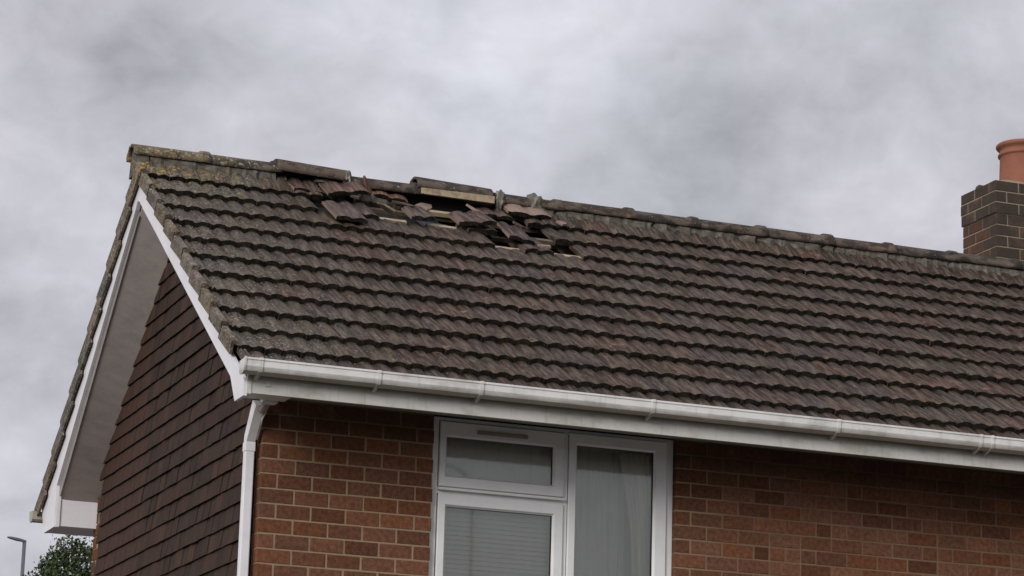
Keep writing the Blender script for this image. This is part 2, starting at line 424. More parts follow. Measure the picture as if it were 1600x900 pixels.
BR = {}
def brick_mesh(lx, ly, lz, mat, var):
    key = (round(lx, 4), round(ly, 4), round(lz, 4), mat, var)
    if key in BR: return BR[key]
    rr = random.Random(hash(key[:3]) + var*13)
    b = .0035
    v = []
    for y, k in ((0, b), (b, 0), (ly, 0)):
        for (sx, sz) in ((0, 0), (1, 0), (1, 1), (0, 1)):
            v.append(Vector((sx*lx+(k if not sx else -k)+rr.uniform(-.0016, .0016), y+rr.uniform(-.0008, .0008), sz*lz+(k if not sz else -k)+rr.uniform(-.0016, .0016))))
    f = [(0, 1, 2, 3)]
    for a in (0, 4):
        for i in range(4): f.append((a+i, a+4+i, a+4+(i+1) % 4, a+(i+1) % 4))
    f.append((11, 10, 9, 8))
    me = mesh('brick', v, f, M[mat])
    bm = bmesh.new(); bm.from_mesh(me); bmesh.ops.recalc_face_normals(bm, faces=bm.faces); bm.to_mesh(me); bm.free()
    BR[key] = me; return me
J = .010
def lay(parent, x, y, z, lx, ly, mat='brick', lz=C-J, rotz=0.0, proud=0.0):
    me = brick_mesh(lx, ly, lz, mat, random.randrange(3))
    o = bpy.data.objects.new('brick', me); link(o, parent)
    o.matrix_basis = Matrix.Translation((x, y-proud, z)) @ Matrix.Rotation(rotz+random.uniform(-.004, .004), 4, 'Z') @ Matrix.Rotation(random.uniform(-.004, .004), 4, 'Y')
    return o
L = .225
for r in range(-12, 3):                    # row r spans z = r*C .. (r+1)*C ; row -1 lies just under the datum joint
    z = r*C+J/2
    header = (r % 2 != 0)
    # left of the window
    x = 0.0
    if header:
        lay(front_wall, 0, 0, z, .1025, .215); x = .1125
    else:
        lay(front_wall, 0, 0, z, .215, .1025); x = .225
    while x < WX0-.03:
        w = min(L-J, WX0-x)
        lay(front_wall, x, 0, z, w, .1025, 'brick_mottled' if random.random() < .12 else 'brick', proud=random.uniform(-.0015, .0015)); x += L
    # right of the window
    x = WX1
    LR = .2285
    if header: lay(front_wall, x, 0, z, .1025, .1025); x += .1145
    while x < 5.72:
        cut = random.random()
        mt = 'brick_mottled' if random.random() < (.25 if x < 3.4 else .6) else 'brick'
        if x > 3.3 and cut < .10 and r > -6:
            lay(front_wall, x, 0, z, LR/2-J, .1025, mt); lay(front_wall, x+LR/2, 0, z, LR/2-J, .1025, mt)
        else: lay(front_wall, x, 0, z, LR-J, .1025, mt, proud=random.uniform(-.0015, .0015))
        x += LR
mb = MB(); mb.box(5.95, XR, .001, .0033, ZB, ZT)
obj('brickwork', mb.mesh('brickwork', M['low_wall']), front_wall)

# ---- gable wall
def back_line(y): return .287+.755*(4.557-y)          # underside of the soffit on the far slope, at the wall
def front_line(y): return .33+TA*(y+.35)
gy = [(.012, -4.85), (W-.012, -4.85), (W-.012, .42), (2.42, 2.08), (.012, .58)]
gm = MB(); gm.prism_x(gy, .006, .10)
gable = gm.build('gable_wall', M['mortar'], house)
for r in range(-13, 5):
    z = r*C+J/2
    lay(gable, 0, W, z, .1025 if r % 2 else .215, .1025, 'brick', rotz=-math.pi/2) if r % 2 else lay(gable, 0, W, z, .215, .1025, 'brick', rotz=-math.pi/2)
gm = MB(); gm.prism_x([(.0, -4.85), (W, -4.85), (W, -13.2*C), (0, -13.2*C)], .0, .1)
obj('lower_wall', gm.mesh('lower_wall', M['low_wall']), gable)
# far wall and right end closing the shell
cl = MB(); cl.box(.1, XR, W-.1, W, -4.85, .2); obj('rear_wall', cl.mesh('rear_wall', M['low_wall']), house)
cl = MB(); cl.prism_x([(.1, -4.85), (W-.1, -4.85), (W-.1, .2), (2.42, 2.1), (.1, .5)], XR-.1, XR); obj('party_wall', cl.mesh('party_wall', M['low_wall']), house)

# hung tiles on the gable, 0.165 m wide at a 0.1207 m gauge
tiling = gable
TG, TW = .1207, .165
def hung_mesh(k):
    rr = random.Random(k)
    x0 = 0.0; h = TG+.012
    e = [rr.uniform(-.0025, .0025) for _ in range(4)]
    # local: x out from the wall (negative), y along, z up ; origin at lower left
    v = [(-.030+e[0]*.9, .0035, e[0]), (-.030+e[1]*.9, TW-.0035, e[1]), (-.012, TW-.002, h), (-.012, .002, h),
         (-.012, .002, e[0]), (-.012, TW-.002, e[1]), (.0, TW-.002, h), (.0, .002, h)]
    f = [(0, 3, 2, 1), (0, 1, 5, 4), (0, 4, 7, 3), (1, 2, 6, 5)]
    return mesh('wall_tile', v, f, [M['hung'], M['nose']], [0, 1, 0, 0])
HM = [hung_mesh(k) for k in range(6)]
spots = []
for i in range(-19, 13):
    z = -.2072-i*TG
    for j in range(0, 28):
        y = .128+(j-(.5 if i % 2 else 0))*TW
        if y < .10: y = .128; w = .5
        if y+TW > W-.25: continue
        if z < -1.35: continue
        # under both slopes
        if z+.02 > back_line(y+TW*.5)+.03 or z > .53+TA*y: continue
        spots.append((y, z))
spots.sort(key=lambda q: q[0])
vis = [q for q in spots if q[1] > -.83+q[0]*.14-.13]
off = [q for q in spots if q not in vis]
for (y, z) in vis[:300]:
    o = bpy.data.objects.new('wall_tile', random.choice(HM)); link(o, tiling)
    o.matrix_basis = Matrix.Translation((-.014, y, z+random.uniform(-.001, .001))) @ Matrix.Rotation(random.uniform(-.010, .010), 4, 'X') @ Matrix.Rotation(random.uniform(-.035, .035), 4, 'Z')
def joined_tiles(name, rest, parent):
    mb = MB()
    for (y, z) in rest:
        me = random.choice(HM)
        mb.add([Vector((-.014, y, z))+v.co for v in me.vertices], [tuple(p.vertices) for p in me.polygons])
        mb.mi[-4:] = [0, 1, 0, 0]
    me = mesh(name, mb.v, mb.f, [M['hung'], M['nose']], mb.mi)
    return tag(obj(name, me, parent), kind='stuff')
joined_tiles('distant_wall_tiles', vis[300:]+off, tiling)
bk = MB(); bk.prism_x([(.13, -1.45), (W-.25, -1.45), (W-.25, .15), (2.45, 1.85), (.13, .5)], -.012, .002); obj('tile_backing', bk.mesh('tile_backing', M['felt']), tiling)

# ---- bargeboards, soffits and boxed ends
XB = -.317
def barge_top_f(y): return 2.272-TA*(2.43-y)
def barge_top_b(y): return 2.272-.753*(y-2.43)
bm1 = MB()
bm1.prism_x([(-.66, .148), (-.47, .146), (-.345, .322), (2.37, 2.082), (2.43, 2.105), (2.43, 2.272), (-.53, barge_top_f(-.53)), (-.66, barge_top_f(-.66))], XB, XB+.022)
bf = bm1.build('bargeboard', M['upvc_clean'], house); bf['label'] = 'near white bargeboard'
bm2 = MB()
bm2.prism_x([(2.432, 2.272), (2.432, 2.105), (2.48, 2.05), (4.58, .375), (4.58, .056), (4.955, .056), (5.07, .24), (5.09, barge_top_b(5.09))], XB, XB+.030)
bb = bm2.build('bargeboard', M['upvc_clean'], house); bb['label'] = 'far white bargeboard'
bx = MB()
bx.box(-.293, .02, 4.54, 4.556, .060, .262)
bx.box(-.286, .10, 4.556, 4.95, .058, .068)
be = bx.build('eaves_box', M['upvc_clean'], house); be['label'] = 'boxed end of far eaves'
tr = MB(); tr.box(XB+.003, XB+.030, 4.528, 4.5395, .052, .285); tr.build('corner_trim', M['upvc_clean'], house)
# sloping soffits under the verge
sf = MB()
def soff(y0, z0a, z0b, y1, z1a, z1b):
    t = .012
    sf.prism([(XB+.03, y0, z0a), (.012, y0, z0b), (.012, y1, z1b), (XB+.03, y1, z1a)], [(XB+.03, y0, z0a+t), (.012, y0, z0b+t), (.012, y1, z1b+t), (XB+.03, y1, z1a+t)])
NS = 24
for q in range(NS):
    y0, y1 = 4.575-2.155*q/NS, 4.575-2.155*(q+1)/NS
    za, zb = (.270+1.775*((4.575-y)/2.155) for y in (y0, y1)); wa, wb = (.262+.755*(4.575-y) for y in (y0, y1))
    soff(y0, za, wa, y1, zb, wb)
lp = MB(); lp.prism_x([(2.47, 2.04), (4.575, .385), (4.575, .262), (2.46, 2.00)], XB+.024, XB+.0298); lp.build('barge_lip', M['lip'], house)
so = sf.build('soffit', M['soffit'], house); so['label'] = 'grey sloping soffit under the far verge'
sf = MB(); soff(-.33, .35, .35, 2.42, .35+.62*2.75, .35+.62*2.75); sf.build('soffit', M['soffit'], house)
# front eaves: fascia, level soffit, box bottom
box_obj('fascia', -.268, XR, -.66, -.638, .168, .345, M['fascia'], house)
tr = MB(); tr.box(-.294, -.270, -.665, -.642, .162, .35); tr.build('corner_trim', M['fascia'], house)
mb = MB(); mb.box(-.29, .0, -.636, -.45, .178, .19); mb.box(-.29, .0, -.4495, -.44, .178, .30); mb.box(.004, XR, -.636, .004, .285, .297); mb.build('soffit', M['fascia'], house)

# ---- gutter
GH = .80
def gutter_profile(y, z, out):
    pts = [(0, .095), (.004, .02), (.02, .0), (.075, -.004), (.108, .012), (.122, .045), (.124, .088), (.130, .094), (.130, .108), (.118, .110), (.112, .100), (.112, .050), (.098, .024), (.07, .010), (.026, .012), (.012, .026), (.008, .095)]
    return [(y+out*a*.92, z+b*GH) for a, b in pts]
def make_gutter(y, z, out, x0, brackets, unions, label):
    mb = MB(); mb.prism_x(gutter_profile(y, z, out), x0, XR)
    g = mb.build('gutter', M['gutter'], house); g['label'] = label
    for p in g.data.polygons: p.use_smooth = False
    ec = MB(); pr = [(y+out*a*.92, z+b*GH) for a, b in ((0, .10), (.002, .018), (.02, -.004), (.076, -.009), (.112, .009), (.127, .045), (.134, .112), (.1, .104))]
    ec.prism_x(pr, x0-.012, x0-.001); obj('end_cap', ec.mesh('end_cap', M['gutter']), g)
    def band(x, w=.022, t=.004):
        b = MB(); o1 = [(.020, -.006), (.076, -.010), (.112, .008), (.127, .045), (.1295, .090), (.135, .094), (.135, .113), (.116, .115)]
        i1 = [(.022, -.001), (.075, -.005), (.109, .0115), (.1227, .045), (.1247, .088), (.1305, .0935), (.1305, .1085), (.117, .1105)]
        v = []
        for xx in (x-w/2, x+w/2):
            v += [(xx, y+out*(a*.92+.002), z+c*GH-.002) for a, c in o1]+[(xx, y+out*a*.92, z+c*GH) for a, c in i1]
        n = len(o1); f = []
        for i in range(n-1):
            f += [(i, i+1, 2*n+i+1, 2*n+i), (i, i+1, n+i+1, n+i), (2*n+i, 2*n+i+1, 3*n+i+1, 3*n+i)]
        f += [(0, n, 3*n, 2*n), (n-1, 2*n-1, 4*n-1, 3*n-1)]
        b.add(v, f)
        b.prism([(x-w*.4, y, z+.02), (x+w*.4, y, z+.02), (x+w*.4, y+out*.07, z-.008), (x-w*.4, y+out*.07, z-.008)], [(x-w*.4, y, z-.028), (x+w*.4, y, z-.028), (x+w*.4, y+out*.055, z-.016), (x-w*.4, y+out*.055, z-.016)])
        return b.mesh('gutter_bracket', M['gutter'])
    for x in brackets: obj('gutter_bracket', band(x), g)
    for x in unions:
        obj('gutter_bracket', band(x-.042, .016), g); obj('gutter_bracket', band(x+.042, .016), g)
    return g
make_gutter(-.676, .268, -1, -.342, [-.252, .484, 1.141, 2.281, 3.577, 5.9], [4.66], 'long white front gutter stained by dirt')
make_gutter(5.092, .165, 1, -.375, [1.0], [], 'white gutter of the far eaves')
# small bracket block left on the fascia
box_obj('fascia_block', -.185, -.155, -.668, -.6605, .215, .245, M['fascia'], house, .001)

# ---- downpipe with swan neck
dp = MB()
def sq(cx, cy, z, h=.029): return [(cx-h, cy-h, z), (cx+h, cy-h, z), (cx+h, cy+h, z), (cx-h, cy+h, z)]
dp.prism(sq(-.064, .062, GROUND), sq(-.064, .062, -.03))
down = dp.build('downpipe', M['upvc_clean'], house); add_bevel(down.data, .006, 2)
cp = MB(); cp.prism(sq(-.064, .062, -.055, .0325), sq(-.064, .062, .004, .0325)); cpo = cp.build('pipe_socket', M['upvc_clean'], down); add_bevel(cpo.data, .003)
nk = MB()
def ring_pts(cy, z, hx, dy, dz, cx=-.064): return [(cx-hx, cy-dy, z-dz), (cx+hx, cy-dy, z-dz), (cx+hx, cy+dy, z+dz), (cx-hx, cy+dy, z+dz)]
ra = ring_pts(.062, .002, .028, .028, 0); rb = ring_pts(.050, .035, .028, .034, .014); rc = ring_pts(-.105, .225, .028, .040, .022)
nk.prism(ra, rb); nk.prism(rb, rc)
nko = nk.build('swan_neck', M['upvc'], down); nko['label'] = 'dirty offset bend at the top of the downpipe'
ou = MB(); ou.box(-.120, -.026, -.40, -.33, .172, .232)
ouo = ou.build('gutter_outlet', M['fascia'], down); add_bevel(ouo.data, .004)
oc = MB(); tube(oc, [(-.070, -.34, .19), (-.065, -.25, .17), (-.05, -.16, .17), (-.055, -.10, .20)], [.02, .022, .024, .026], 8); oc.build('outlet_bend', M['vent'], down)
cb = MB(); tube(cb, [(-.028, .02, .02), (-.026, -.03, .09), (-.03, -.08, .13), (-.02, -.12, .17), (-.03, -.2, .2)], .006, 6); cb.build('cable', M['fascia'], down)

# ---- window
win = empty('window', (0, 0, 0)); 
win.parent = house
def rect_ring(name, x0, x1, z0, z1, prof, mat, parent):
    """nested rectangles: prof = [(inset, y), ...] from the outer edge to the glass"""
    v = []; f = []
    for d, y in prof: v += [(x0+d, y, z0+d), (x1-d, y, z0+d), (x1-d, y, z1-d), (x0+d, y, z1-d)]
    for i in range(len(prof)-1):
        for k in range(4): f.append((4*i+k, 4*i+(k+1) % 4, 4*i+4+(k+1) % 4, 4*i+4+k))
    me = mesh(name, v, f, mat); bm = bmesh.new(); bm.from_mesh(me); bmesh.ops.recalc_face_normals(bm, faces=bm.faces); bm.to_mesh(me); bm.free()
    return obj(name, me, parent)
ZWB = -1.33
fr = MB()
fr.box(WX0+.004, 1.168, .045, .115, ZWB, .282); fr.box(2.752, WX1-.003, .045, .115, ZWB, .282)
fr.box(1.168, 2.752, .045, .115, .262, .282); fr.box(1.168, 2.752, .045, .115, ZWB, ZWB+.05)
fr.box(2.028, 2.056, .047, .113, ZWB+.05, .262); fr.box(1.168, 2.028, .047, .113, -.205, -.165)
wf = fr.build('window_frame', M['upvc_frame'], win); 
def sash(x0, x1, z0, z1, gx0, gx1, gz0, gz1, label):
    v = []; f = []
    loops = [((x0, x1, z0, z1), .0448), ((x0, x1, z0, z1), .032), ((x0+.004, x1-.004, z0+.004, z1-.004), .028), ((gx0-.012, gx1+.012, gz0-.012, gz1+.012), .028), ((gx0, gx1, gz0, gz1), .048), ((gx0, gx1, gz0, gz1), .070)]
    for (a, b, c, d), y in loops: v += [(a, y, c), (b, y, c), (b, y, d), (a, y, d)]
    mi = []
    for i in range(len(loops)-1):
        for k in range(4): f.append((4*i+k, 4*i+(k+1) % 4, 4*i+4+(k+1) % 4, 4*i+4+k)); mi.append(1 if i == 4 else 0)
    me = mesh('sash', v, f, [M['upvc_frame'], M['seal']], mi); bm = bmesh.new(); bm.from_mesh(me); bmesh.ops.recalc_face_normals(bm, faces=bm.faces); bm.to_mesh(me); bm.free()
    s = obj('sash', me, win); s['label'] = label
    p = MB(); p.box(gx0-.004, gx1+.004, .0605, .0645, gz0-.004, gz1+.004); obj('pane', p.mesh('pane', M['glass']), win)
    return s
sash(1.174, 2.026, -.162, .256, 1.224, 1.95, -.088, .158, 'upper left sash with trickle vent')
sash(1.174, 2.026, ZWB+.055, -.208, 1.232, 1.955, -1.20, -.288, 'lower left sash')
sash(2.059, 2.748, ZWB+.055, .262, 2.118, 2.658, -1.20, .186, 'tall right sash')
b = MB(); b.box(1.42, 1.765, .012, .028, .188, .214); vo = b.build('trickle_vent', M['vent'], win); add_bevel(vo.data, .004)
b = MB(); b.box(1.170, 2.03, .012, .0445, -.186, -.170); b.build('drip_bar', M['upvc_frame'], win)
b = MB(); b.box(WX0-.04, WX1+.04, -.05, .115, ZWB-.05, ZWB-.002); b.build('sill', M['upvc_frame'], win)
# room behind
rm = MB()
rm.box(.3, 3.9, 2.2, 2.22, ZWB-.8, .27); rm.box(.3, .32, .11, 2.2, ZWB-.8, .27); rm.box(3.88, 3.9, .11, 2.2, ZWB-.8, .27); rm.box(.3, 3.9, .11, 2.22, ZWB-.82, ZWB-.8); rm.box(.3, 3.9, .12, 2.22, .286, .30)
rm.build('bedroom', M['dark_room'], house)
blind = empty('window_blind', (1.6, .125, -.27), label='faint pale slatted blind behind the lower left window pane', cat='blind')
sl = MB(); sl.add([(-.41, -.006, -.0150), (.41, -.006, -.0150), (.41, .004, .0150), (-.41, .004, .0150)], [(0, 1, 2, 3)]); slm = sl.mesh('slat', M['blind'])
for k in range(34):
    o = bpy.data.objects.new('slat', slm); link(o, blind); o.location = (0, 0, -.018-k*.030)
hb = MB(); hb.box(-.42, .42, -.012, .015, .0, .02); hb.build('head_rail', M['blind'], blind)
nv_ = []; nf_ = []
for i in range(81):
    x = 1.16+.87*i/80; y = .16+.006*math.sin(i*.9)+.005*math.sin(i*.31)
    nv_ += [(x-1.6, y-.16, .27), (x-1.6, y-.16, -1.3)]
for i in range(80): nf_.append((2*i, 2*i+1, 2*i+3, 2*i+2))
net = obj('net_curtain', mesh('net_curtain', nv_, nf_, M['net'], smooth=[1]*80)); net.location = (1.6, .16, 0)
tag(net, 'grey net curtain behind the small upper left window pane', 'curtain', 'net curtains behind the window panes')
# sheer net across the whole opening of the tall sash
nv_ = []; nf_ = []
for i in range(81):
    x = 2.06+.69*i/80; y = .24+.010*math.sin(i*1.1)+.006*math.sin(i*.37)
    nv_ += [(x-2.4, y-.24, .27), (x-2.4, y-.24, -1.3)]
for i in range(80): nf_.append((2*i, 2*i+1, 2*i+3, 2*i+2))
net = obj('net_curtain', mesh('net_curtain', nv_, nf_, M['net'], smooth=[1]*80)); net.location = (2.4, .24, 0)
tag(net, 'grey net curtain hanging across the tall right hand window pane', 'curtain', 'net curtains behind the window panes')
# curtain
cv = []; cf = []
nx, nz = 60, 14
for j in range(nz+1):
    for i in range(nx+1):
        u = i/nx; zz = .18-j/nz*1.5; wd = .26-.08*math.sin(min(1, (.18-zz)/.5)*1.2)
        x = 2.72-wd*(1-u)+.05*(j/nz); y = .15+.022*math.sin(u*38+.5*math.sin(j*.7))+.01*math.sin(u*91)
        cv.append((x-2.6, y-.15, zz))
for j in range(nz):
    for i in range(nx): a = j*(nx+1)+i; cf.append((a, a+1, a+nx+2, a+nx+1))
cur = obj('curtain', mesh('curtain', cv, cf, M['curtain'], smooth=[1]*len(cf))); cur.location = (2.6, .15, 0)
tag(cur, 'pale curtain gathered behind the right edge of the tall window pane', 'curtain')

# ------------------------------------------------------------------ roof
roof = empty('roof', (0, 0, 0)); roof.parent = house
# sarking felt under the battens, open where the covering is torn
def felt_quad(mb, x0, x1, s0, s1, n=-.098, t=.004):
    a = [RP(x0, s0, n), RP(x1, s0, n), RP(x1, s1, n), RP(x0, s1, n)]; mb.prism([q-NV*t for q in a], a)
SR = (RIDGE_Y+YE)/CA - .02
fm = MB()
felt_quad(fm, -.24, XR, -.02, 9.0*GS); felt_quad(fm, -.24, 1.93, 9.0*GS, SR-.12); felt_quad(fm, 2.90, XR, 9.0*GS, SR-.12)
felt_quad(fm, 1.93, 2.05, 9.3*GS, 10.9*GS, -.104)
fm.build('roof_felt', M['felt'], roof)
ft = MB(); ft.prism([RP(1.74, 10.1*GS, -.075), RP(1.99, 10.25*GS, -.08), RP(1.96, 10.75*GS, -.082), RP(1.72, 10.8*GS, -.08)], [RP(1.74, 10.1*GS, -.07), RP(1.99, 10.25*GS, -.075), RP(1.96, 10.75*GS, -.077), RP(1.72, 10.8*GS, -.075)])
ft.build('torn_felt', M['felt_torn'], roof)
# battens
def batten(k, x0, x1, mat, ds=.062, n=-.066, w=.042, t=.028, dn0=0, dn1=0):
    mb = MB(); s = k*GS+ds
    a = [RP(x0, s, n+dn0), RP(x1, s+dn1, n+dn0), RP(x1, s+w+dn1, n+dn0), RP(x0, s+w, n+dn0)]
    mb.prism([q-NV*t for q in a], a); return mb.build('batten', mat, roof)
for k in range(1, 12): batten(k, -.2, XR, M['wood_old'], n=-.070)
batten(11, 1.66, 2.22, M['wood'], .045, -.030, .05, .03)
batten(10, 1.38, 1.58, M['wood'], .03, -.026); batten(10, 1.74, 1.97, M['wood'], .03, -.028)
batten(9, 2.08, 2.36, M['wood'], .035, -.030); batten(10, 2.49, 2.86, M['wood_old'], .035, -.036); batten(9, 2.49, 2.86, M['wood'], .035, -.030)
# rafters seen in the hole
for x in (1.72, 2.12, 2.52, 2.92):
    rf = MB(); a = [RP(x, 8*GS, -.11), RP(x+.045, 8*GS, -.11), RP(x+.045, SR-.1, -.11), RP(x, SR-.1, -.11)]
    rf.prism([q-NV*.1 for q in a], a); rf.build('rafter', M['wood_old'], roof)
# far slope deck (never seen from the street side)
fd = MB(); fd.prism_x([(2.60, 2.395), (5.15, 2.395-.753*2.55), (5.15, 2.36-.753*2.55), (2.60, 2.36)], -.28, XR); fd.build('far_slope', M['tile'], roof)

rb = MB()
for xa, xb, zt in ((-.25, .70, 2.492), (.70, .79, 2.466), (.79, 1.925, 2.494), (1.925, 1.995, 2.468), (1.995, XR, 2.488)): rb.box(xa, xb, 2.56, 2.595, 2.30, zt)
rb.build('ridge_board', M['felt'], roof)  # felt black on the board stands in for the darkness inside the hole
rs = MB(); rs.prism([(1.80, 2.415, 2.428), (2.38, 2.415, 2.423), (2.38, 2.445, 2.423), (1.80, 2.445, 2.428)], [(1.80, 2.415, 2.472), (2.38, 2.415, 2.478), (2.38, 2.445, 2.478), (1.80, 2.445, 2.472)]); rs.build('ridge_batten', M['wood'], roof)
# one tile mesh, six weathered variants
TWD = .228
def tile_mesh(var, length=.372, w=TWD-.003, nose=.042, full=False, mats=('tile', 'nose'), chip=0.0):
    rr = random.Random(100+var); v = []; f = []; mi = []; sm = []
    amp = .0140+.0015*(var % 3)
    pr = [(0.0, 0.0), (.13, 0.0), (.28, .78), (.52, 1.05), (.78, .85), (.95, 0.0)]
    us = [((k+a)/2, h*amp) for k in range(2) for a, h in pr]+[(1.0, 0.0)]
    nseg = len(us)-1
    top = []; wob = [rr.uniform(-.005, .004) for _ in range(nseg+1)]
    dish = rr.uniform(-.003, .003)
    for j, y in enumerate((0.0, length)):
        row = []
        for i, (u, h) in enumerate(us):
            yy = y+(wob[i] if j == 0 else 0)
            if chip and j == 0 and i < 4: yy += chip*(4-i)/4
            if chip and j == 1 and i > 8: yy -= chip*(i-8)/4*1.2
            row.append(len(v)); v.append((u*w, yy, h*(.68 if j == 0 else 1)-(.002 if j == 0 else 0)+dish*math.sin(math.pi*u)+(rr.uniform(-.0012, .0012) if j == 0 else 0)))
        top.append(row)
    for i in range(nseg): f.append((top[0][i], top[0][i+1], top[1][i+1], top[1][i])); mi.append(0); sm.append(1)
    # nose face, own vertices for a hard edge
    a0 = len(v)
    for i in range(nseg+1): x, y, z = v[top[0][i]]; v.append((x, y, z))
    b0 = len(v)
    for i in range(nseg+1): x, y, z = v[top[0][i]]; v.append((x, y+.004, z*.25-nose+rr.uniform(-.003, .003)))
    for i in range(nseg): f.append((a0+i, b0+i, b0+i+1, a0+i+1)); mi.append(1); sm.append(0)
    # underside
    c0 = len(v)
    for i in range(nseg+1): x, y, z = v[top[1][i]]; v.append((x, y, z-.018))
    for i in range(nseg): f.append((b0+i, c0+i, c0+i+1, b0+i+1)); mi.append(1); sm.append(0)
    f.append((a0, top[1][0], c0, b0)); mi.append(2 if full else 0); sm.append(0)
    f.append((a0+nseg, b0+nseg, c0+nseg, top[1][nseg])); mi.append(0); sm.append(0)
    for i in range(nseg): f.append((top[1][i], top[1][i+1], c0+i+1, c0+i)); mi.append(2 if full else 0); sm.append(0)
    return mesh('roof_tile', v, f, [M[m] for m in mats], mi, sm)
TM = [tile_mesh(k) for k in range(6)]
TMtop = [tile_mesh(20+k, length=.275) for k in range(4)]
missing = {(11, 1.66, 2.40), (10, 1.66, 2.06), (10, 2.20, 2.66), (9, 2.05, 2.30), (9, 2.50, 2.83), (10, 1.36, 1.52), (11, .98, 1.66), (11, 2.40, 2.72), (10, .94, 1.10)}
places = []
for r in range(12):
    o = 2.84-(.114 if r % 2 == 0 else 0)
    x = o-TWD*14
    while x < -.297: x += TWD
    if x > -.292+.03:
        places.append((r, -.292, x-.001))            # cut tile beside the verge
    while x < XR-.2:
        places.append((r, x, None)); x += TWD
def xmax(r): return 5.52+r*.135          # right edge of the photograph along each course
cells = []
for r, x, cut in places:
    xc = x+TWD/2
    if any(r == a and b <= xc <= c for a, b, c in missing): continue
    cells.append((r, x, cut))
inview = sorted([c for c in cells if c[1] < xmax(c[0])], key=lambda c: c[1]+c[0]*.05)
outside = [c for c in cells if c[1] >= xmax(c[0])]
def tile_mat4(r, x, j=1.0):
    if r == 11: return roof_matrix(x, r*GS+random.uniform(-.004, .004), -.003, 0, .20+random.uniform(-.006, .006), random.uniform(-.01, .01))
    return roof_matrix(x, r*GS+random.uniform(-.004, .004)*j, random.uniform(-.0015, .0025), random.uniform(-.008, .008)*j, random.uniform(-.006, .010)*j, random.uniform(-.008, .008)*j)
stuff = MB(); n_tiles = 0
for r, x, cut in inview[:300]:
    me = random.choice(TMtop if r == 11 else TM)
    o = bpy.data.objects.new('roof_tile', me); link(o, roof); m = tile_mat4(r, x)
    if cut: m = m @ Matrix.Diagonal(((cut-x)/TWD, 1, 1, 1))
    o.matrix_basis = m
def join_tiles(cells, name):
    mb = MB()
    for r, x, cut in cells:
        me = random.choice(TMtop if r == 11 else TM); m = tile_mat4(r, x)
        k = len(mb.v); mb.v += [tuple(m @ v.co) for v in me.vertices]
        for p in me.polygons: mb.f.append(tuple(i+k for i in p.vertices)); mb.mi.append(p.material_index); mb.sm.append(p.use_smooth)
    o = obj(name, mesh(name, mb.v, mb.f, [M['tile'], M['nose']], mb.mi, mb.sm), roof); tag(o, kind='stuff'); return o
join_tiles(inview[300:]+outside, 'distant_roof_tiles')

# verge tiles: L shaped caps running up both rakes
def cap_mesh(var, length, depth, far=False):
    rr = random.Random(300+var)
    # local x: out from the gable (0 = outer face), y up the slope, z normal
    sec = [(0, -depth), (0, -.006), (.003, .003), (.010, .008), (.034, .007), (.047, .0), (.052, -.018), (.044, -.024), (.018, -.018), (.018, -depth)]
    v = []; f = []
    for y, dz in ((0, 0), (length, -.004)):
        for x, z in sec:
            v.append((x+rr.uniform(-.0015, .0015), y+rr.uniform(-.004, .004), z+dz+rr.uniform(-.0015, .0015)))
    n = len(sec)
    for i in range(n): f.append((i, (i+1) % n, n+(i+1) % n, n+i))
    f.append(tuple(range(n))[::-1]); f.append(tuple(range(n, 2*n)))
    me = mesh('verge_tile', v, f, M['verge']); bm = bmesh.new(); bm.from_mesh(me); bmesh.ops.recalc_face_normals(bm, faces=bm.faces); bm.to_mesh(me); bm.free()
    return me
CM = [cap_mesh(k, GS+.030, .084) for k in range(5)]
for r in range(12):
    if r == 0: continue
    o = bpy.data.objects.new('verge_tile', CM[r % 5]); link(o, roof)
    o.matrix_basis = roof_matrix(-.342, r*GS+random.uniform(-.006, .006), .022, -.012+random.uniform(-.008, .008), 0, random.uniform(-.02, .02), .085)
# far slope caps, mirrored over the ridge
AB = math.atan(.753); SB = Vector((0, -math.cos(AB), math.sin(AB))); NB = Vector((0, math.sin(AB), math.cos(AB)))
CMF = [cap_mesh(40+k, .36, .135) for k in range(3)]
for r in range(11):
    o = bpy.data.objects.new('verge_tile', CMF[r % 3]); link(o, roof)
    m = Matrix((Vector((1, 0, 0)), SB, NB)).transposed().to_4x4()
    m.translation = Vector((-.350, 5.22, .27))+SB*(r*.318)+NB*.015
    o.matrix_basis = m @ Matrix.Rotation(-.12, 4, 'X') @ Matrix.Rotation(random.uniform(-.02, .02), 4, 'Y')

# ridge tiles
def ridge_mesh(var, length=.575, socket=True):
    rr = random.Random(500+var); ns = 14; v = []; f = []; sm = []
    ys = [0, .02, length*.5, length-.075, length-.07, length-.06, length-.008, length]
    rad = [0, .001, .0, .0, .010, .014, .013, .006] if socket else [0, .001, 0, 0, 0, 0, 0, 0]
    for off in (0, -.018):
        for a, y in enumerate(ys):
            for k in range(ns+1):
                th = math.pi*(k/ns); rx = .118+rad[a]+off; rz = .099+rad[a]+off
                cx = math.cos(th); cz = math.sin(th)**.85
                v.append((y+rr.uniform(-.002, .002), -rx*cx+rr.uniform(-.0015, .0015), rz*cz))
    m = ns+1; A = len(ys)
    for a in range(A-1):
        for k in range(ns):
            i = a*m+k; f.append((i, i+m, i+m+1, i+1)); sm.append(1)
            j = A*m+i; f.append((j, j+1, j+m+1, j+m)); sm.append(1)
    for k in range(ns):
        f.append((k, k+1, A*m+k+1, A*m+k)); sm.append(0)
        i = (A-1)*m+k; f.append((i, A*m+i, A*m+i+1, i+1)); sm.append(0)
    for a in range(A-1):
        for k in (0, ns): i = a*m+k; f.append((i, A*m+i, A*m+i+m, i+m)); sm.append(0)
    me = mesh('ridge_tile', v, f, M['ridge'], smooth=sm); bm = bmesh.new(); bm.from_mesh(me); bmesh.ops.recalc_face_normals(bm, faces=bm.faces); bm.to_mesh(me); bm.free()
    return me
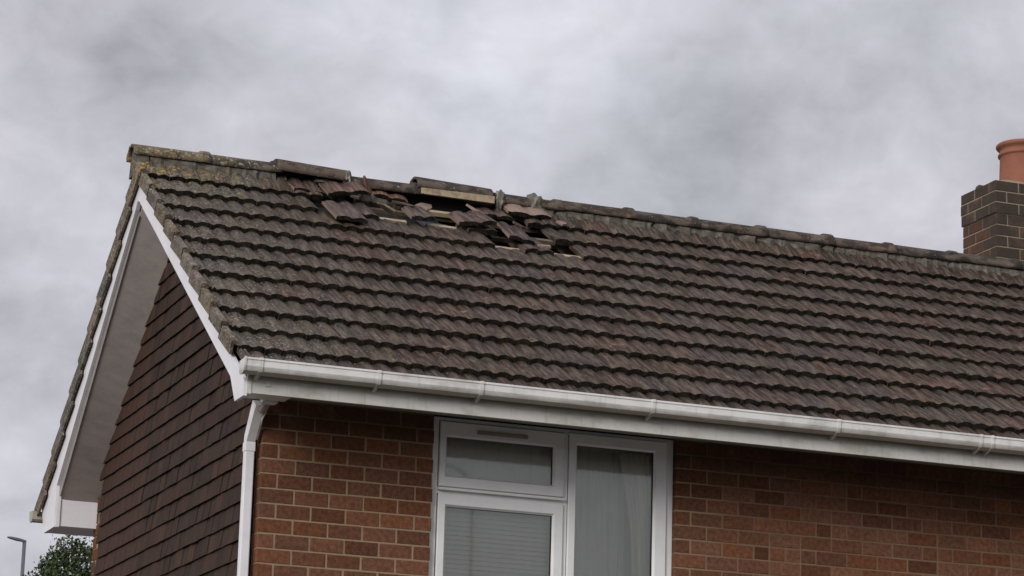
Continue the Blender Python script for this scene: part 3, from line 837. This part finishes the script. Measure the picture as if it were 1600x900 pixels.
RM = [ridge_mesh(k) for k in range(4)]
joints = [-.365, .20, .73, 1.25, 1.82, 2.40, 2.95, 3.54, 4.08, 4.66, 5.24, 5.78, 6.36, 6.93, 7.50]
RZ = RIDGE_Z-.101
for i in range(len(joints)-1):
    x0, x1 = joints[i], joints[i+1]
    if i in (2, 4): continue                                   # the two lifted ones are loose things
    o = bpy.data.objects.new('ridge_tile', RM[i % 4]); link(o, roof)
    dz = random.uniform(-.004, .004); rx = random.uniform(-.03, .03)
    if i == 3: dz = -.022; rx = .03
    o.matrix_basis = Matrix.Translation((x0, RIDGE_Y, RZ+dz)) @ Matrix.Rotation(rx, 4, 'X') @ Matrix.Rotation(random.uniform(-.006, .006), 4, 'Y') @ Matrix.Diagonal(((x1-x0+.004)/.575, 1, 1, 1))
def loose(name, me, mw, label, cat, group=None):
    o = bpy.data.objects.new(name, me); link(o); o.matrix_basis = mw
    return tag(o, label, cat, group)
loose('ridge_tile', ridge_mesh(31, .56, False), Matrix.Translation((.70, RIDGE_Y-.01, RZ+.034)) @ Matrix.Rotation(.10, 4, 'X') @ Matrix.Rotation(.035, 4, 'Y') @ Matrix.Rotation(-.01, 4, 'Z'),
      'mossy ridge tile lifted off its mortar with sky showing under its left end', 'ridge tile', 'ridge tiles lifted off the ridge')
loose('ridge_tile', ridge_mesh(32, .60, False), Matrix.Translation((1.775, RIDGE_Y-.01, RZ+.038)) @ Matrix.Rotation(.04, 4, 'X') @ Matrix.Rotation(.028, 4, 'Y') @ Matrix.Rotation(.01, 4, 'Z'),
      'brown ridge tile raised above the dark hole on a pale batten', 'ridge tile', 'ridge tiles lifted off the ridge')
# mortar bedding: a rough strip under the ridge tiles
def lump_strip(x0, x1, y, z, w, h, seed, mat, name='mortar_bed', parent=roof, slope=TA):
    n = max(4, int((x1-x0)/.025)); v = []; f = []
    for i in range(n+1):
        x = x0+(x1-x0)*i/n
        a = mnoise.noise(Vector((x*11, seed, 0)))*.036; b = mnoise.noise(Vector((x*31, seed, 5)))*.026; c2 = a+b
        yy = y-w-c2; v += [(x, y+.01, z+h*.6), (x, y-w*.45, z+h*.7+b*.5), (x, yy, z-(w+c2)*slope+.030+a*.3), (x, yy-.006, z-(w+c2)*slope-.03), (x, y+.01, z-.08)]
    m = 5
    for i in range(n):
        for k in range(4): f.append((i*m+k, i*m+k+1, (i+1)*m+k+1, (i+1)*m+k))
    f.append((0, 4, 3, 2, 1)); f.append(tuple(n*m+k for k in range(5)))
    me = mesh(name, v, f, mat); bm = bmesh.new(); bm.from_mesh(me); bmesh.ops.recalc_face_normals(bm, faces=bm.faces); bm.to_mesh(me); bm.free()
    return obj(name, me, parent)
BZ = ZE+TA*(RIDGE_Y-.115+YE)
lump_strip(-.24, .69, RIDGE_Y-.100, BZ+.034, .008, .062, 1.0, M['mortar_old'])
lump_strip(2.41, XR, RIDGE_Y-.100, BZ+.034, .008, .062, 7.0, M['mortar_old'])
lump_strip(1.27, 1.66, RIDGE_Y-.115, BZ-.01, .03, .03, 4.0, M['mortar_old'])
lump_strip(.86, 1.22, RIDGE_Y-.09, BZ-.02, .03, .04, 9.0, M['mortar_green'])
# bedding at the gable end of the ridge
mb = MB(); mb.prism_x([(RIDGE_Y-.105, RZ+.0), (RIDGE_Y-.06, RZ+.07), (RIDGE_Y, RZ+.09), (RIDGE_Y+.06, RZ+.07), (RIDGE_Y+.105, RZ), (RIDGE_Y+.13, RZ-.12), (RIDGE_Y-.11, RZ-.12)], -.335, -.25); mb.build('mortar_bed', M['mortar_old'], roof)

def lump(name, c, r, seed, mat, parent=None, sq_=(1, 1, 1)):
    bm = bmesh.new(); bmesh.ops.create_icosphere(bm, subdivisions=3, radius=1)
    for v in bm.verts:
        n = v.co.normalized(); k = 1+.38*mnoise.noise(n*1.7+Vector((seed, 0, 0)))+.18*mnoise.noise(n*4.5+Vector((0, seed, 0)))
        v.co = Vector((n.x*sq_[0], n.y*sq_[1], n.z*sq_[2]))*r*k
    me = bpy.data.meshes.new(name); bm.to_mesh(me); bm.free(); me.materials.append(mat)
    o = bpy.data.objects.new(name, me); link(o, parent)
    if parent is None: o.location = c
    else: o.matrix_basis = Matrix.Translation(c)
    return o
lump('mortar_collar', (1.235, RIDGE_Y-.09, RZ+.030), .060, 2.1, M['mortar_green'], roof, (.55, .8, 1.1))
lump('mortar_collar', (2.435, RIDGE_Y-.09, RZ+.022), .066, 5.3, M['mortar_green'], roof, (.5, .8, 1.2))
def on_roof(x, u, n=0): return RP(x, u*GS, n)
tag(lump('mortar_lump', on_roof(2.73, 11.80, .045), .082, 8.8, M['mortar_green'], None, (.9, .9, 1.3)), 'pale green mortar lump hanging under the ridge beside the slipped pale tile', 'mortar lump')
tag(lump('mortar_lump', on_roof(2.29, 11.85, .03), .055, 3.4, M['mortar_old'], None, (2.0, .7, .6)), 'long grey mortar lump right of the dark hole under the raised ridge tile', 'mortar lump')
tag(lump('mortar_lump', on_roof(1.075, 11.75, .03), .045, 6.4, M['mortar_green'], None, (2.0, .7, .45)), 'flat grey mortar lump under the left lifted ridge tile', 'mortar lump')

# dislodged tiles: each lies loose on the roof
def lt(var, x, u, n, spin, tilt, roll, label, length=.36, mats=('tile_loose', 'nose', 'edge'), w=TWD+.02, chip=0.0):
    return loose('roof_tile', tile_mesh(var, length, w, .026, True, mats, chip), roof_matrix(x, u*GS, n, spin, tilt, roll), label, 'roof tile', 'dislodged roof tiles round the hole')
lt(51, .80, 11.10, .024, R(6), .05, .10, 'tile slipped askew just under the left lifted ridge tile', .28, w=.26)
lt(52, 1.045, 10.98, .030, R(5), .10, -.13, 'orange worn tile lying askew with its nose raised, left of the upright shard', .24, ('tile_rust', 'nose', 'edge'), .31)
lt(53, 1.42, 11.40, .026, R(-8), .09, .07, 'rusty red tile lying across the gap right of the upright shard', .25, ('tile_rust', 'nose', 'edge'), .27)
lt(54, .965, 9.22, .046, R(1), .04, .02, 'broad brown tile slid one course down, below the orange tile', .40, w=.235)
lt(55, 1.61, 9.98, .030, R(4), .03, -.10, 'small tilted tile left of the torn grey felt', .27, w=.165, chip=.04)
lt(56, 1.975, 9.92, .036, R(4), .0, -.15, 'tile tipped up below the pale batten of the upper hole', .31, w=.27, chip=.06)
lt(57, 2.295, 9.42, .046, R(-3), .03, .15, 'tile hanging crooked between the two lower dark gaps', .39, w=.205)
lt(58, 2.27, 11.08, .012, R(0), .02, .0, 'dark tile tucked below the long grey mortar lump', .22, w=.215)
lt(59, 2.475, 11.12, .040, R(7), .17, .0, 'pale pinkish tile with its back turned up under the green mortar lump', .25, ('tile_pale', 'nose', 'edge'), .34, chip=.05)
def shard(x, u, n, spin, tilt, roll, l, w, mat, label):
    v = [(0, 0, 0), (w, .01, 0), (w*.8, l*.7, 0), (w*.35, l, 0), (-w*.1, l*.55, 0)]
    v2 = [(a, b_, -.016) for a, b_, c_ in v]; mb = MB(); mb.prism(v2, v)
    return loose('tile_shard', mb.mesh('tile_shard', M[mat]), roof_matrix(x, u*GS, n, spin, tilt, roll), label, 'tile shard', 'broken shards of roof tile')
shard(1.385, 11.35, .03, R(24), .9, .5, .15, .075, 'tile_rust', 'reddish shard standing upright between the orange tile and the rusty tile')
shard(1.50, 10.25, .035, R(22), .10, .9, .24, .07, 'tile_rust', 'narrow shard on edge beside the small tilted tile')
shard(1.73, 11.15, .01, R(-40), .0, .2, .24, .09, 'tile_pale', 'pale long shard resting on the left end of the upper pale batten')
shard(2.22, 10.72, .04, R(35), .25, .3, .19, .06, 'tile_pale', 'pale shard poking up at the head of the tipped tile')
shard(2.83, 11.05, .035, R(-60), .0, .1, .10, .06, 'tile_pale', 'small buff shard at the right tip of the pale pinkish tile')
shard(1.53, 10.98, .035, R(-80), .0, .1, .20, .05, 'tile', 'flat brown shard below the rusty red tile')

shard(1.27, 10.92, .030, R(50), .1, -.2, .12, .06, 'tile_loose', 'small brown shard wedged below the orange tile')
shard(1.99, 10.72, .012, R(-65), .05, .1, .13, .05, 'tile_rust', 'thin reddish shard on the upper pale batten')
shard(2.50, 10.42, .020, R(20), .1, .3, .14, .055, 'tile_loose', 'brown shard leaning at the head of the crooked hanging tile')
shard(2.60, 9.22, .018, R(70), .0, .1, .10, .05, 'tile_pale', 'pale chip on the lowest exposed batten')
shard(.72, 11.72, .030, R(-30), .1, .1, .09, .06, 'tile_pale', 'pale chip under the left end of the left lifted ridge tile')
# ------------------------------------------------------------------ chimney (part of the house)
CX0, CX1, CY0, CY1 = 6.885, 7.80, 2.75, 3.285
CZT = 3.275
st = MB(); st.box(CX0+.005, CX1-.005, CY0+.005, CY1-.005, 1.9, CZT-.01)
chim = st.build('chimney', M['mortar_stack'], house)
for r in range(10):
    z = CZT-(r+1)*.0932+J/2; pr = .012 if r < 3 else 0.0
    mat = 'brick_soot' if r < 6 else 'brick_soot'; matl = 'brick_soot' if r < 3 else 'brick_stack'
    # front face
    x = CX0-pr
    first = True
    while x < CX1+pr-.03:
        lx = (.1025 if (r % 2 and first) else .215); lx = min(lx, CX1+pr-x)
        lay(chim, x, CY0-pr, z, lx, .215 if (r % 2 and first) else .1025, mat); first = False; x += lx+J
    # left face (running in +y), bricks turned to face -x
    y = CY0-pr+(.225 if r % 2 else .1125)
    while y < CY1+pr-.03:
        ly = min(.215, CY1+pr-y)
        lay(chim, CX0-pr, y+ly, z, ly, .1025, matl, rotz=-math.pi/2); y += ly+J
cb_ = MB(); cb_.box(CX0-.008, CX1+.008, CY0-.008, CY1+.008, CZT-3*.0932+.003, CZT-.006); cb_.build('corbel_mortar', M['mortar_stack'], chim)
fl = MB(); fl.prism([(CX0-.005, CY0-.005, CZT-.011), (CX1+.005, CY0-.005, CZT-.011), (CX1+.005, CY1+.005, CZT-.011), (CX0-.005, CY1+.005, CZT-.011)],
                   [(CX0+.17, CY0+.12, CZT+.055), (CX1-.17, CY0+.12, CZT+.055), (CX1-.17, CY1-.12, CZT+.055), (CX0+.17, CY1-.12, CZT+.055)])
fl.build('flaunching', M['mortar_stack'], chim)
pv, pf = lathe([(.196, 0), (.190, .14), (.184, .285), (.186, .29), (.199, .296), (.202, .306), (.199, .316), (.186, .321), (.186, .352), (.205, .362), (.216, .376), (.216, .392), (.205, .402), (.188, .405), (.160, .40), (.150, .38), (.150, .1)], 48)
pot = obj('chimney_pot', mesh('chimney_pot', pv, pf, M['terracotta'], smooth=[1]*len(pf)), chim); pot.matrix_basis = Matrix.Translation((7.305, 3.02, CZT+.02))
lump('flue_cap', (7.045, 3.22, CZT+.055), .062, 4.4, M['brick_soot'], chim, (1.1, 1, .55))
# lead-like mortar flashing at the foot
# ------------------------------------------------------------------ street lamp beyond the house
def street_lamp(base, h, head_dir, label, head=.34, pole_r=.03):
    t = empty('street_lamp', base, label=label, cat='street lamp')
    mb = MB(); tube(mb, [(0, 0, 0), (0, 0, 1.2)], .07, 10); tube(mb, [(0, 0, 1.2), (0, 0, h-.02)], [.045, pole_r], 10); mb.build('pole', M['lamp_metal'], t)
    hd = Vector(head_dir).normalized(); u = hd.cross(Vector((0, 0, 1))).normalized()
    a = Vector((0, 0, h)); v = []; secs = [(-.03, .028, .03), (.03, .04, .04), (head*.45, .06, .045), (head*.85, .055, .03), (head, .03, .012)]
    for s, wd, hh in secs:
        for su, sz in ((-1, -.5), (1, -.5), (.8, .5), (-.8, .5)): v.append(a+hd*s+u*wd*su+Vector((0, 0, hh*sz+s*.14)))
    f = [(0, 1, 2, 3), (19, 18, 17, 16)]
    for i in range(4):
        for k in range(4): f.append((4*i+k, 4*i+(k+1) % 4, 4*i+4+(k+1) % 4, 4*i+4+k))
    obj('lamp_head', mesh('lamp_head', v, f, M['lamp_metal']), t)
    return t
street_lamp((5.19, 34, GROUND), 4.13-GROUND, (-1, -.15, 0), 'grey street lamp with flat head standing left of the dark tree', .33, .034)

# ------------------------------------------------------------------ tree beyond the house
def tree(base, top, cx, rx, label):
    t = empty('broadleaf_tree', base, label=label, cat='tree'); H = top-base[2]
    rr = random.Random(11)
    mb = MB(); tube(mb, [(0, 0, 0), (.05, 0, H*.35), (0, .05, H*.7), (.03, 0, H*.93)], [.16, .12, .07, .015], 10)
    for k in range(16):
        a = rr.uniform(0, 6.28); z = H*rr.uniform(.45, .9); l = rx*rr.uniform(.5, .9)
        tube(mb, [(0, 0, z), (math.cos(a)*l*.5, math.sin(a)*l*.5, z+.25), (math.cos(a)*l, math.sin(a)*l, z+.45)], [.035, .02, .006], 6)
    mb.build('trunk', M['bark'], t)
    v = []; f = []
    n_cl = 800
    for k in range(n_cl):
        # clump centres through an egg shaped volume, denser at the rim
        while True:
            p = Vector((rr.uniform(-1, 1), rr.uniform(-1, 1), rr.uniform(-1, 1)))
            if .35 < p.length < 1: break
        k2 = 1+.25*mnoise.noise(p*2.0)
        c = Vector((p.x*rx*k2, p.y*rx*k2, H-1.25+p.z*1.25*k2)); rad = rr.uniform(.05, .19)
        for q in range(34):
            d = Vector((rr.gauss(0, 1), rr.gauss(0, 1), rr.gauss(0, 1))).normalized()*rad*rr.uniform(.3, 1.2)
            o = c+d; s = rr.uniform(.013, .025)
            a = Vector((rr.gauss(0, 1), rr.gauss(0, 1), rr.gauss(0, 1))).normalized(); b_ = a.cross(Vector((rr.gauss(0, 1), rr.gauss(0, 1), rr.gauss(0, 1)))).normalized()
            i = len(v); v += [o-a*s*1.5, o-b_*s*.8, o+a*s*1.5, o+b_*s*.8]; f.append((i, i+1, i+2, i+3))
    obj('crown', mesh('crown', v, f, M['leaf']), t); return t
tree((3.60, 22, GROUND), 2.52, 0, .78, 'dense dark green tree rising behind the far corner of the house')

# street lamp across the road, behind the viewer: it shows only as a faint reflection in the panes
t = empty('street_lamp', (16.15, -40, GROUND), label='curved street lamp across the road, seen only as a reflection in the window panes', cat='street lamp')
mb = MB(); tube(mb, [(0, 0, 0), (.02, 0, 11.2), (-.03, 0, 11.75), (-.25, 0, 11.95), (-.62, 0, 12.06), (-1.1, 0, 12.12)], [.055, .035, .035, .035, .03, .03], 10); mb.build('pole', M['lamp_metal'], t)
mb = MB(); mb.box(-1.5, -1.05, -.08, .08, 12.08, 12.17); o = mb.build('lamp_head', M['lamp_metal'], t); add_bevel(o.data, .03, 2)
